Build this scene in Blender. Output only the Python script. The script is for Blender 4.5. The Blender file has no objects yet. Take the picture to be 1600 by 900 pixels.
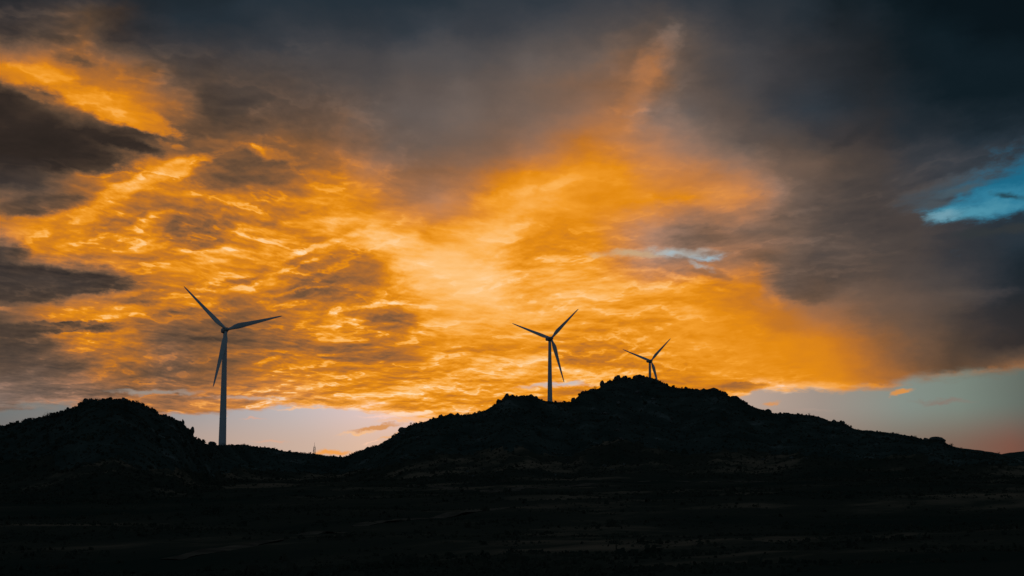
import bpy, math, random
import numpy as np
from mathutils import Vector, Matrix
R = math.radians
random.seed(7); rng = np.random.default_rng(7)
S = bpy.context.scene
COL = S.collection

# ------------------------------------------------------------------ camera
EYE = 9.0
F = 2222.0                      # focal length in photo pixels (50 mm on 36 mm)
PITCH = math.atan((735 - 450) / F)
cd = bpy.data.cameras.new('camera'); cd.lens = 50; cd.sensor_width = 36
cd.clip_start = 0.5; cd.clip_end = 60000
cam = bpy.data.objects.new('camera', cd); COL.objects.link(cam)
cam.location = (0, 0, EYE); cam.rotation_euler = (R(90) + PITCH, 0, 0)
S.camera = cam
S.view_settings.view_transform = 'Standard'; S.view_settings.look = 'None'
S.view_settings.exposure = 0; S.view_settings.gamma = 1
S.render.engine = 'CYCLES'

def ray(px, py):
    x = (px - 800) / F; y = (450 - py) / F
    return (x, math.cos(PITCH) - y * math.sin(PITCH), math.sin(PITCH) + y * math.cos(PITCH))
def azel(px, py):               # azimuth (rad), tan(elevation)
    d = ray(px, py); h = math.hypot(d[0], d[1])
    return math.atan2(d[0], d[1]), d[2] / h
def lin(c):
    return tuple((v / 255 / 12.92) if v / 255 <= 0.04045 else ((v / 255 + 0.055) / 1.055) ** 2.4 for v in c) + (1,)

# ------------------------------------------------------------------ world: sunset cloud deck over a clear band
W = bpy.data.worlds.new('World'); S.world = W; W.use_nodes = True
nt = W.node_tree; nt.nodes.clear(); N = nt.nodes; L = nt.links
def nd(t, **k):
    n = N.new(t)
    for a, b in k.items(): setattr(n, a, b)
    return n
def put(sock, v):
    if hasattr(v, 'is_output'): L.new(v, sock)
    else: sock.default_value = v
def M(op, a, b=0.0, c=0.0, clamp=False):
    n = nd('ShaderNodeMath', operation=op, use_clamp=clamp)
    put(n.inputs[0], a); put(n.inputs[1], b); put(n.inputs[2], c); return n.outputs[0]
def MR(v, a, b, c=0.0, d=1.0, kind='SMOOTHSTEP'):
    n = nd('ShaderNodeMapRange', interpolation_type=kind)
    put(n.inputs[0], v); put(n.inputs[1], a); put(n.inputs[2], b); put(n.inputs[3], c); put(n.inputs[4], d)
    return n.outputs[0]
def XYZ(x, y, z=0.0):
    n = nd('ShaderNodeCombineXYZ'); put(n.inputs[0], x); put(n.inputs[1], y); put(n.inputs[2], z); return n.outputs[0]
def SEP(v):
    n = nd('ShaderNodeSeparateXYZ'); put(n.inputs[0], v); return n.outputs
def VM(op, a, b=None):
    n = nd('ShaderNodeVectorMath', operation=op); put(n.inputs[0], a)
    if b is not None:
        if op == 'SCALE': put(n.inputs['Scale'], b)
        else: put(n.inputs[1], b)
    return n.outputs['Value'] if op in ('LENGTH', 'DOT_PRODUCT', 'DISTANCE') else n.outputs[0]
def NOISE(v, scale, detail=5.0, rough=0.55, dist=0.0, col=False):
    n = nd('ShaderNodeTexNoise'); put(n.inputs['Vector'], v)
    n.inputs['Scale'].default_value = scale; n.inputs['Detail'].default_value = detail
    n.inputs['Roughness'].default_value = rough; n.inputs['Distortion'].default_value = dist
    return n.outputs['Color'] if col else n.outputs['Fac']
def MIX(f, a, b):
    n = nd('ShaderNodeMix', data_type='RGBA'); n.clamp_factor = True
    put(n.inputs[0], f); put(n.inputs[6], a); put(n.inputs[7], b); return n.outputs[2]
def RAMP(f, stops, interp='LINEAR'):
    n = nd('ShaderNodeValToRGB'); cr = n.color_ramp; cr.interpolation = interp
    while len(cr.elements) > 1: cr.elements.remove(cr.elements[-1])
    cr.elements[0].position = stops[0][0]; cr.elements[0].color = stops[0][1]
    for p, c in stops[1:]:
        e = cr.elements.new(p); e.color = c
    put(n.inputs[0], f); return n.outputs[0]

tc = nd('ShaderNodeTexCoord')
dirv = VM('NORMALIZE', tc.outputs['Generated'])
dx, dy, dz = SEP(dirv)[:3]
az = M('ARCTAN2', dx, dy); el = M('ARCSINE', dz)
UN = F / 100                    # one unit of (A, E) is about 2.6 degrees of sky
A = M('MULTIPLY', az, UN); E = M('MULTIPLY', el, UN)
def AE(px, py):
    a, t = azel(px, py); return a * UN, math.atan(t) * UN
# cloud-plane coordinates: the deck is flat, so it foreshortens toward the horizon
inv = M('DIVIDE', 1.0, M('ADD', M('MAXIMUM', dz, 0.0), 0.22))
PV = XYZ(M('MULTIPLY', az, inv), inv, 0.0)
# warps
AEv = XYZ(A, E, 0.0)
w1 = VM('SUBTRACT', NOISE(XYZ(M('MULTIPLY', A, .55), E), 1.1, 6, .6, col=True), (.5, .5, .5))
w1 = VM('MULTIPLY', w1, (.85, .45, 0))
w2 = VM('SUBTRACT', NOISE(XYZ(M('MULTIPLY', A, .6), E, 3.7), 5.0, 4, .6, col=True), (.5, .5, .5))
w2 = VM('MULTIPLY', w2, (.38, .22, 0))
WP = VM('ADD', AEv, VM('ADD', w1, w2))
WA, WE = SEP(WP)[:2]
HP = VM('ADD', AEv, w2)                 # lightly ruffled position, for traced features

# --- brightness (t), coolness (c) and mottling (m) of the deck, row by row of elevation
ROWS = [0, 45, 90, 135, 180, 225, 270, 315, 360, 405, 450, 495, 540, 585, 630]
#@@GRID
T = '''
2 2 2 2 3 3 3 4 4 4 4 4 4 4 5 5 5 5 6 6 6 5 5 4 4 3 2 2 1 1 1 1
4 6 9 6 4 4 4 4 5 5 5 5 5 6 6 6 7 7 7 8 9 8 6 5 5 4 3 3 2 1 1 1
7 9 12 6 6 6 6 6 6 7 7 7 8 8 8 8 9 9 10 12 12 9 8 7 6 5 4 3 2 2 1 1
20 20 18 16 11 8 8 8 8 8 8 8 9 9 10 10 11 12 13 14 13 10 8 7 6 5 4 3 2 2 2 2
5 8 20 21 21 17 8 8 9 9 11 10 10 10 11 11 12 13 15 16 13 10 9 8 6 5 4 4 3 2 2 2
5 5 5 6 7 9 10 11 14 13 14 12 11 11 12 13 15 17 19 19 17 15 12 9 8 6 6 5 4 4 3 3
5 5 7 12 19 20 14 11 12 15 18 18 14 14 15 18 22 24 24 23 21 20 18 16 11 10 8 7 6 6 5 5
6 8 17 20 20 21 19 19 17 21 23 21 18 17 18 22 25 24 23 23 23 22 21 19 12 10 8 7 7 6 6 6
21 22 22 19 22 15 15 20 20 23 25 26 25 21 23 26 24 23 23 21 19 13 14 12 11 9 8 7 7 6 5 4
7 19 21 22 23 23 24 24 25 19 19 21 26 28 27 26 23 24 24 21 18 14 16 16 12 9 9 7 6 5 4 3
6 6 7 8 15 23 24 24 23 18 15 16 25 28 28 28 26 27 26 25 26 25 22 20 13 12 11 10 8 7 5 3
12 18 21 22 15 15 14 13 16 23 25 20 19 23 27 27 26 25 25 24 24 24 22 21 19 16 14 11 9 7 5 4
8 9 19 19 19 12 13 13 16 18 19 17 19 23 24 23 23 22 21 21 23 24 23 23 22 21 18 14 11 8 6 5
10 10 10 15 14 12 13 16 20 20 21 22 23 24 25 25 27 26 24 23 23 23 23 23 22 22 20 16 12 9 11 16
13 14 15 16 17 18 19 19 20 22 24 24 24 24 24 23 23 22 22 22 20 19 18 20 23 23 22 20 16 14 15 15
'''
C = '''
8 8 8 8 8 8 8 9 9 9 9 9 9 9 9 9 9 9 8 8 7 8 8 8 8 8 8 9 9 9 9 9
4 3 0 1 6 8 8 8 8 8 8 8 9 9 8 8 8 8 7 6 4 6 7 7 7 7 6 7 8 9 9 9
2 1 0 2 4 5 5 6 7 7 7 7 8 8 8 7 7 6 5 2 1 4 6 7 6 5 5 5 8 9 9 9
0 0 0 0 0 2 2 3 3 4 5 6 6 6 6 5 4 3 2 1 1 4 5 7 6 6 5 5 8 9 9 9
0 0 0 0 0 0 1 2 2 2 2 5 6 6 5 4 4 3 2 1 4 6 5 5 7 9 7 5 8 9 9 9
0 0 0 0 0 0 0 0 0 0 1 2 4 4 3 2 2 1 0 1 2 3 4 5 4 5 4 4 7 7 9 9
0 0 0 0 0 0 0 0 0 0 0 1 1 1 1 0 0 0 0 0 1 1 1 2 3 3 3 4 7 8 9 9
2 2 0 0 0 0 0 0 0 0 0 0 1 2 1 0 0 0 0 0 0 0 1 1 3 4 4 4 6 8 9 9
0 0 0 0 0 0 0 0 0 0 0 0 0 0 0 0 0 0 0 1 3 3 2 3 3 4 4 4 4 6 8 9
2 0 0 0 0 0 0 0 0 0 0 0 0 0 0 0 0 0 0 1 3 3 2 1 3 4 4 4 4 6 7 9
2 2 2 1 0 0 0 0 0 0 0 0 0 0 0 0 0 0 0 0 0 0 0 0 3 2 3 3 4 5 6 7
1 0 0 0 0 0 0 0 0 0 0 0 0 0 0 0 0 0 0 0 0 0 0 0 0 1 1 2 3 3 4 4
1 1 0 0 0 1 0 0 0 0 0 0 0 0 0 0 0 0 0 0 0 0 0 0 0 0 0 0 1 1 2 2
2 2 1 0 0 1 0 0 0 0 0 0 0 0 0 0 0 0 0 0 0 0 0 0 0 0 0 0 0 0 0 0
5 4 3 2 1 1 1 1 1 1 0 0 0 0 0 0 0 0 0 0 0 0 0 0 0 0 0 0 1 2 2 2
'''
MO = '''
0 0 0 0 0 0 0 0 0 0 0 0 0 0 0 0 0 0 0 0 0 0 0 0 0 0 0 0 0 0 0 0
2 2 2 1 1 0 0 0 0 0 0 0 0 0 0 0 0 0 0 1 1 1 0 0 0 0 0 0 0 0 0 0
3 3 3 2 2 1 1 1 1 1 0 0 0 0 0 0 0 0 0 1 1 1 0 0 0 0 0 0 0 0 0 0
2 2 2 2 2 2 2 1 1 1 1 0 0 0 0 0 0 0 0 1 1 1 0 0 0 0 0 0 0 0 0 0
1 2 3 3 3 3 2 2 2 1 1 1 0 0 0 0 0 0 0 1 1 0 0 0 0 0 0 0 0 0 0 0
1 1 1 1 2 2 2 2 2 2 2 1 1 0 0 0 0 0 1 1 1 0 0 0 0 0 0 0 0 0 1 1
1 1 2 3 4 4 4 3 3 3 3 2 1 1 1 1 1 1 1 1 1 1 1 0 0 0 0 0 1 1 1 1
1 2 4 5 5 5 5 5 5 4 4 3 2 1 1 1 1 1 1 1 1 1 1 1 1 1 1 1 1 1 1 1
3 4 5 5 6 6 6 6 6 5 4 3 2 1 1 1 2 2 2 2 2 2 2 1 1 1 1 1 0 1 1 0
3 4 6 6 6 6 6 6 6 6 5 4 2 1 1 2 3 3 3 3 3 3 2 2 1 1 1 1 0 0 0 0
2 2 2 3 4 5 5 5 6 6 5 4 3 2 1 2 3 3 3 3 3 3 2 2 1 1 1 0 0 0 0 0
2 3 4 4 5 5 4 4 5 7 7 6 5 3 2 2 2 3 3 3 3 2 1 1 0 0 0 0 0 0 0 0
2 3 5 5 5 4 4 4 5 6 6 6 5 4 3 3 3 4 4 4 3 2 1 1 0 0 0 0 0 0 0 0
2 2 3 4 4 4 4 4 6 6 6 6 6 5 5 5 5 5 5 4 4 3 2 1 1 0 0 0 0 0 0 0
3 4 4 5 5 5 5 6 7 7 7 6 6 6 5 5 5 5 5 5 4 4 4 4 3 2 1 1 1 0 0 0
'''
#@@END
T, C, MO = [[[float(v) for v in r.split()] for r in g.strip().splitlines()] for g in (T, C, MO)]
NCOL = len(T[0])
aL, aR = AE(0, 450)[0], AE(1600, 450)[0]
fA = MR(WA, aL, aR, 0, 1, 'LINEAR')
prev = None
for i, y in enumerate(ROWS):
    st = [(j / (NCOL - 1), (T[i][j] / 32, C[i][j] / 9, MO[i][j] / 9, 1)) for j in range(NCOL)]
    c = RAMP(fA, st, 'LINEAR')
    if prev is None: prev = c
    else: prev = MIX(MR(WE, AE(800, ROWS[i - 1])[1], AE(800, y)[1], 0, 1, 'LINEAR'), prev, c)
sp = nd('ShaderNodeSeparateColor'); L.new(prev, sp.inputs[0])
t, cool, mot = M('MULTIPLY', sp.outputs[0], 32.0), sp.outputs[1], M('MULTIPLY', sp.outputs[2], 9.0)

# --- cloud relief: billows of the deck, lit from the low sun beyond it
pw = VM('MULTIPLY', VM('SUBTRACT', NOISE(PV, 1.6, 3, .5, col=True), (.5, .5, .5)), (.22, .20, 0))
PW = VM('ADD', PV, pw)
def VOR(v, scale):
    n = nd('ShaderNodeTexVoronoi', feature='SMOOTH_F1', voronoi_dimensions='2D', normalize=True); n.inputs['Scale'].default_value = scale; n.inputs['Detail'].default_value = 3; n.inputs['Roughness'].default_value = .55
    n.inputs['Smoothness'].default_value = .35; L.new(v, n.inputs['Vector']); return n.outputs['Distance']
def billow(v): return M('ADD', M('MULTIPLY', NOISE(v, 7.0, 5.5, .56), .62), M('MULTIPLY', M('SUBTRACT', 1.0, VOR(v, 9.0)), .30))
n0 = billow(PW); n1 = billow(VM('ADD', PW, (0.006, .030, 0)))
fine0 = NOISE(VM('ADD', PW, (7, 3, 0)), 24.0, 3.5, .6)
fine1 = NOISE(VM('ADD', PW, (7, 3.012, 0)), 24.0, 3.5, .6)
body = M('SUBTRACT', MR(n0, .37, .66), .5)          # clumps with defined edges
emb = M('SUBTRACT', n1, n0); embf = M('SUBTRACT', fine1, fine0)
rel = M('ADD', M('MULTIPLY', body, -.70), M('MULTIPLY', emb, 4.6))
rel = M('ADD', rel, M('MULTIPLY', embf, 1.8))
rimn = M('MULTIPLY', MR(M('ABSOLUTE', M('SUBTRACT', n0, .475)), .030, .0), MR(emb, -.01, .05))
rel = M('ADD', rel, M('MULTIPLY', rimn, .75))
rel = M('MAXIMUM', M('MINIMUM', rel, 1.15), -1.3)
# --- traced features: (x, y, half width, half height, angle, change of brightness, inner)
#@@STROKES
STROKES = [
 (120, 96, 40, 9, -15, 6, 0, .6), (90, 58, 55, 14, -10, 8, .1, .6), (120, 78, 26, 12, -35, 12, .1, .8), (148, 72, 12, 7, -40, 11, .1, .7),
 (55, 118, 80, 17, -8, 22, .2, .8), (175, 165, 105, 22, -16, 22.5, .4, .95), (215, 195, 55, 10, -16, 24, .2, .8), (60, 236, 160, 34, -4, 4.6, .5, .9), (190, 222, 80, 12, -12, 5, .4, .85), (15, 170, 60, 14, -20, 6, .3, .6),
 (40, 120, 100, 22, -6, 22, .3, .9), (168, 166, 118, 27, -16, 22.5, .5, .95), (210, 190, 70, 12, -17, 24, .2, .8), (238, 192, 46, 17, -24, 22.5, .4, .9), (60, 150, 70, 8, -14, 17, .2, .5),
 (280, 230, 13, 6, -10, 22, .3, .8), (255, 222, 25, 4, -25, 17, .1, .6), (420, 241, 62, 13, -12, 20, .3, .85), (402, 233, 18, 7, -30, 24, .2, .8), (345, 222, 30, 7, -20, 14, .1, .6),
 (540, 268, 14, 34, 5, 20, 0, .7), (604, 270, 20, 8, 50, 18, .1, .7), (510, 215, 40, 20, -40, 12, 0, .5),
 (345, 285, 80, 18, 0, 10.5, .3, .6), (420, 278, 60, 14, 0, 12, .2, .6), (330, 250, 90, 16, -10, 9.5, .1, .5), (215, 290, 125, 17, 24, 23.5, .5, .9), (160, 320, 60, 14, 20, 22, .2, .7), (70, 362, 100, 13, 0, 21.5, .3, .9), (60, 320, 90, 20, 12, 6, .4, .7), (178, 353, 42, 14, 25, 14, .3, .8), (222, 338, 28, 8, 15, 14, .2, .7),
 (305, 360, 64, 30, -10, 14, .5, .95), (268, 352, 28, 11, 25, 12, .4, .8), (345, 338, 12, 20, 0, 23, .1, .6), (300, 385, 60, 5, 0, 17, .1, .6), (250, 330, 50, 7, 25, 24, .1, .7),
 (30, 394, 30, 14, 0, 6.5, .2, .8), (80, 432, 170, 19, -3, 6, .5, .9), (30, 455, 90, 24, 0, 6, .5, .8),
 (150, 408, 100, 12, -3, 23.5, .2, .8), (350, 403, 130, 10, 4, 25.5, .2, .8), (480, 392, 80, 8, 25, 26.5, .2, .9), (560, 362, 70, 10, 18, 27, .1, .8), (440, 424, 70, 5, 22, 26.5, .2, .9), (470, 345, 60, 14, 15, 25, 0, .6),
 (552, 416, 68, 30, -8, 17, .5, .9), (490, 447, 62, 19, 18, 14, .4, .85), (375, 440, 60, 8, 10, 15, .3, .8), (455, 456, 90, 5, 12, 26, .2, .7), (240, 480, 165, 13, 8, 23.5, .3, .85),
 (100, 449, 120, 15, 4, 6.5, .6, .85), (205, 458, 50, 9, 5, 22, .2, .8), (90, 512, 125, 11, 2, 7.5, .6, .85), (165, 527, 70, 18, 12, 21, .4, .8), (35, 535, 70, 18, 0, 8, .5, .8), (10, 485, 22, 4, 0, 17, .1, .8),
 (320, 520, 120, 26, 8, 12.5, .5, .8), (330, 562, 100, 12, 0, 13, .3, .7), (212, 562, 40, 7, -3, 20, .2, .8), (150, 585, 50, 5, 0, 16, .2, .7), (60, 575, 70, 12, 0, 9, .3, .6), (100, 530, 30, 4, 10, 15, .1, .5),
 (420, 564, 32, 5, 12, 24, .3, .9), (250, 558, 40, 5, 4, 18, .2, .7), (205, 602, 60, 4, 2, 19, .2, .7), (120, 614, 130, 9, 0, 11, .3, .7), (360, 604, 90, 4, 0, 21, .2, .8), (395, 545, 70, 10, 0, 14, .4, .7), (300, 620, 90, 6, 0, 13, .3, .6),
 (590, 478, 60, 5, 8, 26.5, .2, .8), (550, 503, 75, 5, 8, 26, .2, .9), (530, 522, 80, 5, 6, 25, .2, .8), (612, 500, 55, 17, -5, 15, .6, .9), (560, 553, 110, 18, -3, 16, .5, .8), (500, 480, 40, 10, 0, 18, .2, .6),
 (660, 520, 40, 6, -20, 26, .2, .6), (740, 592, 150, 4, 2, 27, .3, .8), (650, 608, 90, 4, -3, 26, .2, .8), (560, 588, 80, 4, 0, 24.5, .2, .7), (640, 575, 60, 9, 0, 18, .3, .7), (480, 612, 100, 5, 0, 22, .2, .6), (500, 625, 70, 5, 0, 20, .2, .6),
 (670, 410, 80, 60, 0, 28, 0, .8), (745, 440, 25, 14, 20, 28.5, .1, .5), (690, 325, 50, 40, -30, 19, .1, .7), (630, 290, 80, 40, 0, 15.5, .0, .5), (620, 350, 60, 30, -35, 22, 0, .6), (700, 370, 60, 26, 0, 23, 0, .5),
 (803, 340, 75, 18, 55, 25.5, .1, .8), (880, 285, 70, 20, 25, 25, .1, .7), (930, 262, 60, 20, 0, 24, 0, .6), (865, 374, 62, 32, 0, 22.5, .6, .8), (905, 348, 50, 12, 0, 22, .3, .6), (860, 402, 40, 7, 0, 25.5, .2, .7), (835, 425, 60, 12, 10, 26.5, .1, .6),
 (1108, 366, 42, 17, -5, 12.5, .5, .8), (1165, 385, 50, 18, 0, 14, .3, .6), (1060, 432, 75, 8, -14, 26.5, .2, .8), (980, 422, 90, 8, -3, 25.5, .2, .7), (1110, 428, 50, 10, -12, 15, .4, .7), (1210, 472, 22, 10, -50, 20.5, .2, .9), (1190, 452, 12, 6, -30, 21, .2, .8), (1125, 452, 40, 8, -20, 25, .1, .6),
 (1360, 405, 210, 50, 12, 8.0, .35, .65), (1250, 458, 50, 22, -10, 9.2, .3, .6), (1580, 370, 170, 40, 6, 4.6, .2, .7), (1300, 385, 60, 8, 0, 10, .1, .5), (1360, 400, 70, 6, 3, 9.6, .1, .5), (1340, 340, 90, 30, 10, 7, .2, .5), (1225, 338, 60, 12, 8, 9, .1, .5), (1290, 425, 90, 8, 0, 11.5, 0, .6), (1200, 400, 60, 14, -10, 10, .2, .5), (1250, 375, 50, 8, 0, 12, 0, .5), (1180, 350, 34, 8, 10, 13.5, 0, .4), (1400, 240, 120, 12, 12, 7, 0, .5), (1330, 215, 60, 14, 30, 4, 0, .4), (690, 425, 150, 85, 10, 27.8, 0, .6), (730, 505, 150, 50, 0, 26.8, 0, .5), (640, 380, 60, 24, 20, 28.5, 0, .5), (1450, 480, 150, 30, 8, 10, .3, .4), (1240, 510, 90, 24, 0, 18, 0, .5),
 (910, 560, 62, 13, 0, 17.5, .5, .85), (900, 530, 80, 6, -2, 20, .3, .7), (880, 584, 120, 4, -1, 27, .3, .85), (975, 552, 70, 4, 24, 25.5, .2, .8), (1010, 583, 60, 4, 10, 25.5, .2, .7), (900, 612, 60, 8, 0, 20, .3, .6),
 (1165, 604, 55, 8, 3, 15, .5, .85), (1060, 575, 60, 10, -5, 20, .3, .6), (820, 520, 100, 4, -4, 25.5, .2, .7), (760, 545, 90, 7, 3, 20, .3, .6), (790, 562, 90, 4, -2, 26, .2, .7), (860, 500, 120, 12, 0, 26, 0, .5),
 (1005, 128, 110, 32, 60, 17, 0, .9), (1050, 70, 50, 22, 75, 13, 0, .7), (960, 205, 70, 36, 50, 18, 0, .6), (965, 172, 14, 7, -50, 19, .1, .5), (1000, 176, 28, 5, 8, 19, .1, .6), (1090, 150, 50, 60, 0, 9.5, .0, .5), (1130, 305, 70, 30, 0, 21, 0, .5), (1210, 300, 40, 40, 0, 18, 0, .5), (1225, 215, 50, 50, 0, 8, 0, .4),
 (1320, 603, 150, 5, 0, 23.5, .2, .6), (1520, 583, 110, 7, 6, 17, .1, .7), (1290, 190, 60, 30, 0, 5.5, 0, .4), (1470, 288, 90, 12, 14, 8.5, .1, .6), (1300, 278, 60, 16, 0, 9, 0, .5), (1250, 330, 60, 10, 5, 14, 0, .4), (1310, 425, 70, 8, 0, 11, .1, .5),
]

#@@ENDS
# one node group: soft ragged ellipse on the sky
eg = bpy.data.node_groups.new('soft_ellipse', 'ShaderNodeTree')
for nm, tp in (('P', 'NodeSocketVector'), ('rag', 'NodeSocketFloat'), ('ax', 'NodeSocketVector'), ('ay', 'NodeSocketVector'), ('ox', 'NodeSocketFloat'), ('oy', 'NodeSocketFloat'), ('inner', 'NodeSocketFloat'), ('op', 'NodeSocketFloat')):
    eg.interface.new_socket(nm, in_out='INPUT', socket_type=tp)
eg.interface.new_socket('g', in_out='OUTPUT', socket_type='NodeSocketFloat')
N0, L0 = N, L; N, L = eg.nodes, eg.links
gi = nd('NodeGroupInput'); go = nd('NodeGroupOutput'); gq = gi.outputs
u_ = M('SUBTRACT', VM('DOT_PRODUCT', gq['P'], gq['ax']), gq['ox']); v_ = M('SUBTRACT', VM('DOT_PRODUCT', gq['P'], gq['ay']), gq['oy'])
dd_ = M('ADD', M('SQRT', M('MULTIPLY_ADD', u_, u_, M('MULTIPLY', v_, v_))), gq['rag'])
L.new(MR(dd_, 1.0, gq['inner'], 0.0, gq['op']), go.inputs[0])
N, L = N0, L0
def ELL(x, y, hw, hh, ang, inner, rag, op=1.0):
    a, e = AE(x, y); c_, s_ = math.cos(R(ang)), math.sin(R(ang)); hw /= 100; hh /= 100
    n = nd('ShaderNodeGroup'); n.node_tree = eg; q = n.inputs
    L.new(HP, q['P']); L.new(rag, q['rag'])
    q['ax'].default_value = (c_ / hw, s_ / hw, 0); q['ay'].default_value = (-s_ / hh, c_ / hh, 0)
    q['ox'].default_value = (a * c_ + e * s_) / hw; q['oy'].default_value = (-a * s_ + e * c_) / hh
    q['inner'].default_value = inner; q['op'].default_value = op
    return n.outputs[0]
rn = NOISE(PW, 7.0, 6, .65)
rag = M('MULTIPLY', M('SUBTRACT', rn, .5), 1.5); rag2 = M('MULTIPLY', M('SUBTRACT', rn, .5), 2.2)
for (x, y, hw, hh, ang, dt, inner, op) in STROKES:
    g = ELL(x, y, hw, hh, ang, inner, rag, op)
    t = M('MULTIPLY_ADD', g, M('SUBTRACT', dt, t), t)
t = M('ADD', t, M('MULTIPLY', rel, M('MULTIPLY', mot, MR(t, 1, 12, .3, 1.0))))
soft = M('SUBTRACT', NOISE(XYZ(M('MULTIPLY', A, .7), E, 9.1), .9, 5, .55), .5)
t = M('MULTIPLY', t, M('ADD', 1.0, M('MULTIPLY', soft, .30)))
t = M('MAXIMUM', t, 0.6)
tn = M('DIVIDE', t, 32.0)
def stops(lst): return [(p / 32, lin(c)) for p, c in lst]
warm = RAMP(tn, stops([(0, (4, 6, 7)), (2.5, (25, 23, 21)), (5, (50, 41, 36)), (8, (80, 63, 50)), (11, (110, 80, 57)), (14, (141, 94, 57)),
                       (17, (172, 107, 50)), (20, (202, 121, 34)), (22.5, (227, 138, 20)), (24.5, (243, 157, 44)), (26.5, (252, 178, 84)), (29, (255, 198, 128)), (32, (255, 220, 175))]))
coolr = RAMP(tn, stops([(0, (3, 8, 12)), (2, (16, 29, 36)), (4, (38, 49, 58)), (6, (59, 64, 71)), (9, (92, 88, 88)), (12, (122, 116, 114)),
                        (16, (155, 150, 150)), (22, (196, 184, 182)), (28, (235, 220, 215))]))
cloud = MIX(cool, warm, coolr)

# --- holes in the deck where the high blue sky shows: (x, y, hw, hh, angle, colour, softness)
#@@HOLES
HOLES = [
 (1520, 285, 130, 26, 16, (66, 80, 90), 0), (1610, 285, 150, 58, 22, (28, 104, 134), .25), (1570, 318, 150, 32, 10, (50, 124, 152), .25), (1520, 332, 95, 16, 5, (76, 144, 166), .2), (1475, 338, 50, 10, 4, (110, 156, 172), .1),
 (1462, 318, 34, 8, 8, (72, 80, 86), 0), (1495, 300, 60, 8, 14, (70, 88, 98), 0), (1580, 306, 26, 7, -8, (38, 74, 88), 0), (1545, 362, 150, 13, 3, (50, 55, 58), .2),
 (1065, 397, 90, 12, -3, (170, 165, 158), 0), (1045, 396, 34, 6, -6, (168, 182, 188), .0), (1102, 403, 42, 8, -3, (160, 188, 200), .0), (1092, 415, 34, 8, -25, (172, 168, 162), .0), (985, 397, 70, 9, 0, (200, 165, 125), 0),
 (870, 602, 66, 5, 1, (205, 188, 182), .0), (60, 632, 80, 8, 0, (135, 132, 126), 0), (230, 612, 90, 5, 0, (155, 140, 128), 0), (25, 645, 40, 8, 0, (112, 122, 122), .1), (400, 622, 90, 5, 0, (190, 165, 150), 0),
]

#@@ENDH
for (x, y, hw, hh, ang, colr, inner) in HOLES:
    g = ELL(x, y, hw, hh, ang, inner, rag2)
    cloud = MIX(g, cloud, lin(colr))

# --- clear band below the base of the deck
fA0 = MR(A, aL, aR, 0, 1, 'LINEAR')
def hor(lst): return RAMP(fA0, [(x / 1600, lin(c)) for x, c in lst])
top = hor([(0, (112, 118, 118)), (120, (125, 125, 122)), (300, (160, 158, 160)), (450, (192, 182, 182)), (600, (228, 200, 196)), (800, (230, 180, 140)),
           (1150, (190, 165, 150)), (1290, (158, 145, 135)), (1420, (132, 142, 134)), (1500, (122, 134, 124)), (1600, (98, 106, 98))])
bot = hor([(0, (120, 110, 105)), (300, (185, 160, 145)), (480, (205, 176, 158)), (560, (222, 185, 160)), (800, (225, 165, 120)), (1200, (165, 135, 120)),
           (1400, (130, 112, 98)), (1500, (124, 98, 84)), (1570, (124, 84, 70)), (1600, (112, 80, 68))])
clear = MIX(MR(E, AE(800, 705)[1], AE(800, 630)[1]), bot, top)
BASE = [(0, 652), (60, 640), (130, 645), (270, 652), (340, 648), (400, 642), (450, 637), (500, 640), (560, 644), (620, 652), (680, 660), (760, 660), (1060, 652), (1115, 642),
        (1150, 628), (1190, 612), (1240, 616), (1300, 615), (1350, 613), (1400, 612), (1430, 600), (1500, 597), (1560, 592), (1600, 589)]
yb = RAMP(fA0, [(x / 1600, ((700 - y) / 130,) * 3 + (1,)) for x, y in BASE])
e700, e570 = AE(800, 700)[1], AE(800, 570)[1]
Eb = MR(yb, 0, 1, e700, e570, 'LINEAR')
edge = VM('SUBTRACT', NOISE(XYZ(M('MULTIPLY', A, .35), E, 5.0), 6.0, 6, .6, col=True), (.5, .5, .5))
ex = SEP(edge)[0]
above = M('SUBTRACT', M('ADD', E, M('MULTIPLY', ex, .30)), Eb)
mask = MR(M('MULTIPLY', above, MR(A, AE(1230, 610)[0], AE(1440, 610)[0], 1.0, .42)), -.03, .07)
rim = M('MULTIPLY', MR(above, .30, .03), MR(A, AE(200, 640)[0], AE(600, 640)[0], 1.0, 4.5))
rim = M('MULTIPLY', rim, MR(A, AE(1200, 610)[0], AE(1420, 610)[0], 1.0, .25))
t_rim = RAMP(M('DIVIDE', M('ADD', t, rim), 32.0), stops([(0, (4, 6, 7)), (8, (80, 63, 50)), (14, (141, 94, 57)), (20, (202, 124, 38)), (24, (240, 155, 50)), (27, (252, 180, 100)), (31, (255, 214, 180))]))
for (x, y, hw, hh, ang, colr, inner) in [(585, 668, 48, 5, 10, (215, 150, 95), .3), (560, 676, 40, 3, 6, (245, 190, 140), .1), (640, 655, 60, 5, 4, (250, 190, 140), .2), (600, 652, 60, 4, 0, (250, 205, 185), .0),
        (612, 682, 26, 4, 20, (240, 175, 110), .2), (585, 690, 20, 2, 5, (250, 200, 170), .0), (518, 707, 45, 6, 0, (240, 160, 80), .3), (425, 690, 40, 4, 0, (215, 170, 145), .0),
        (1205, 630, 22, 4, 6, (215, 150, 95), .2), (1408, 614, 24, 5, 10, (215, 145, 75), .3), (1470, 628, 60, 6, 0, (135, 122, 112), .0), (1250, 640, 60, 5, 0, (170, 150, 138), .0),
        (470, 637, 60, 3, 2, (240, 190, 150), .1), (395, 655, 25, 2, 0, (215, 170, 150), 0)]:
    clear = MIX(ELL(x, y, hw, hh, ang, inner, rag), clear, lin(colr))
front = MIX(mask, clear, MIX(MR(rim, 0, 4.5), cloud, t_rim))

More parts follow.
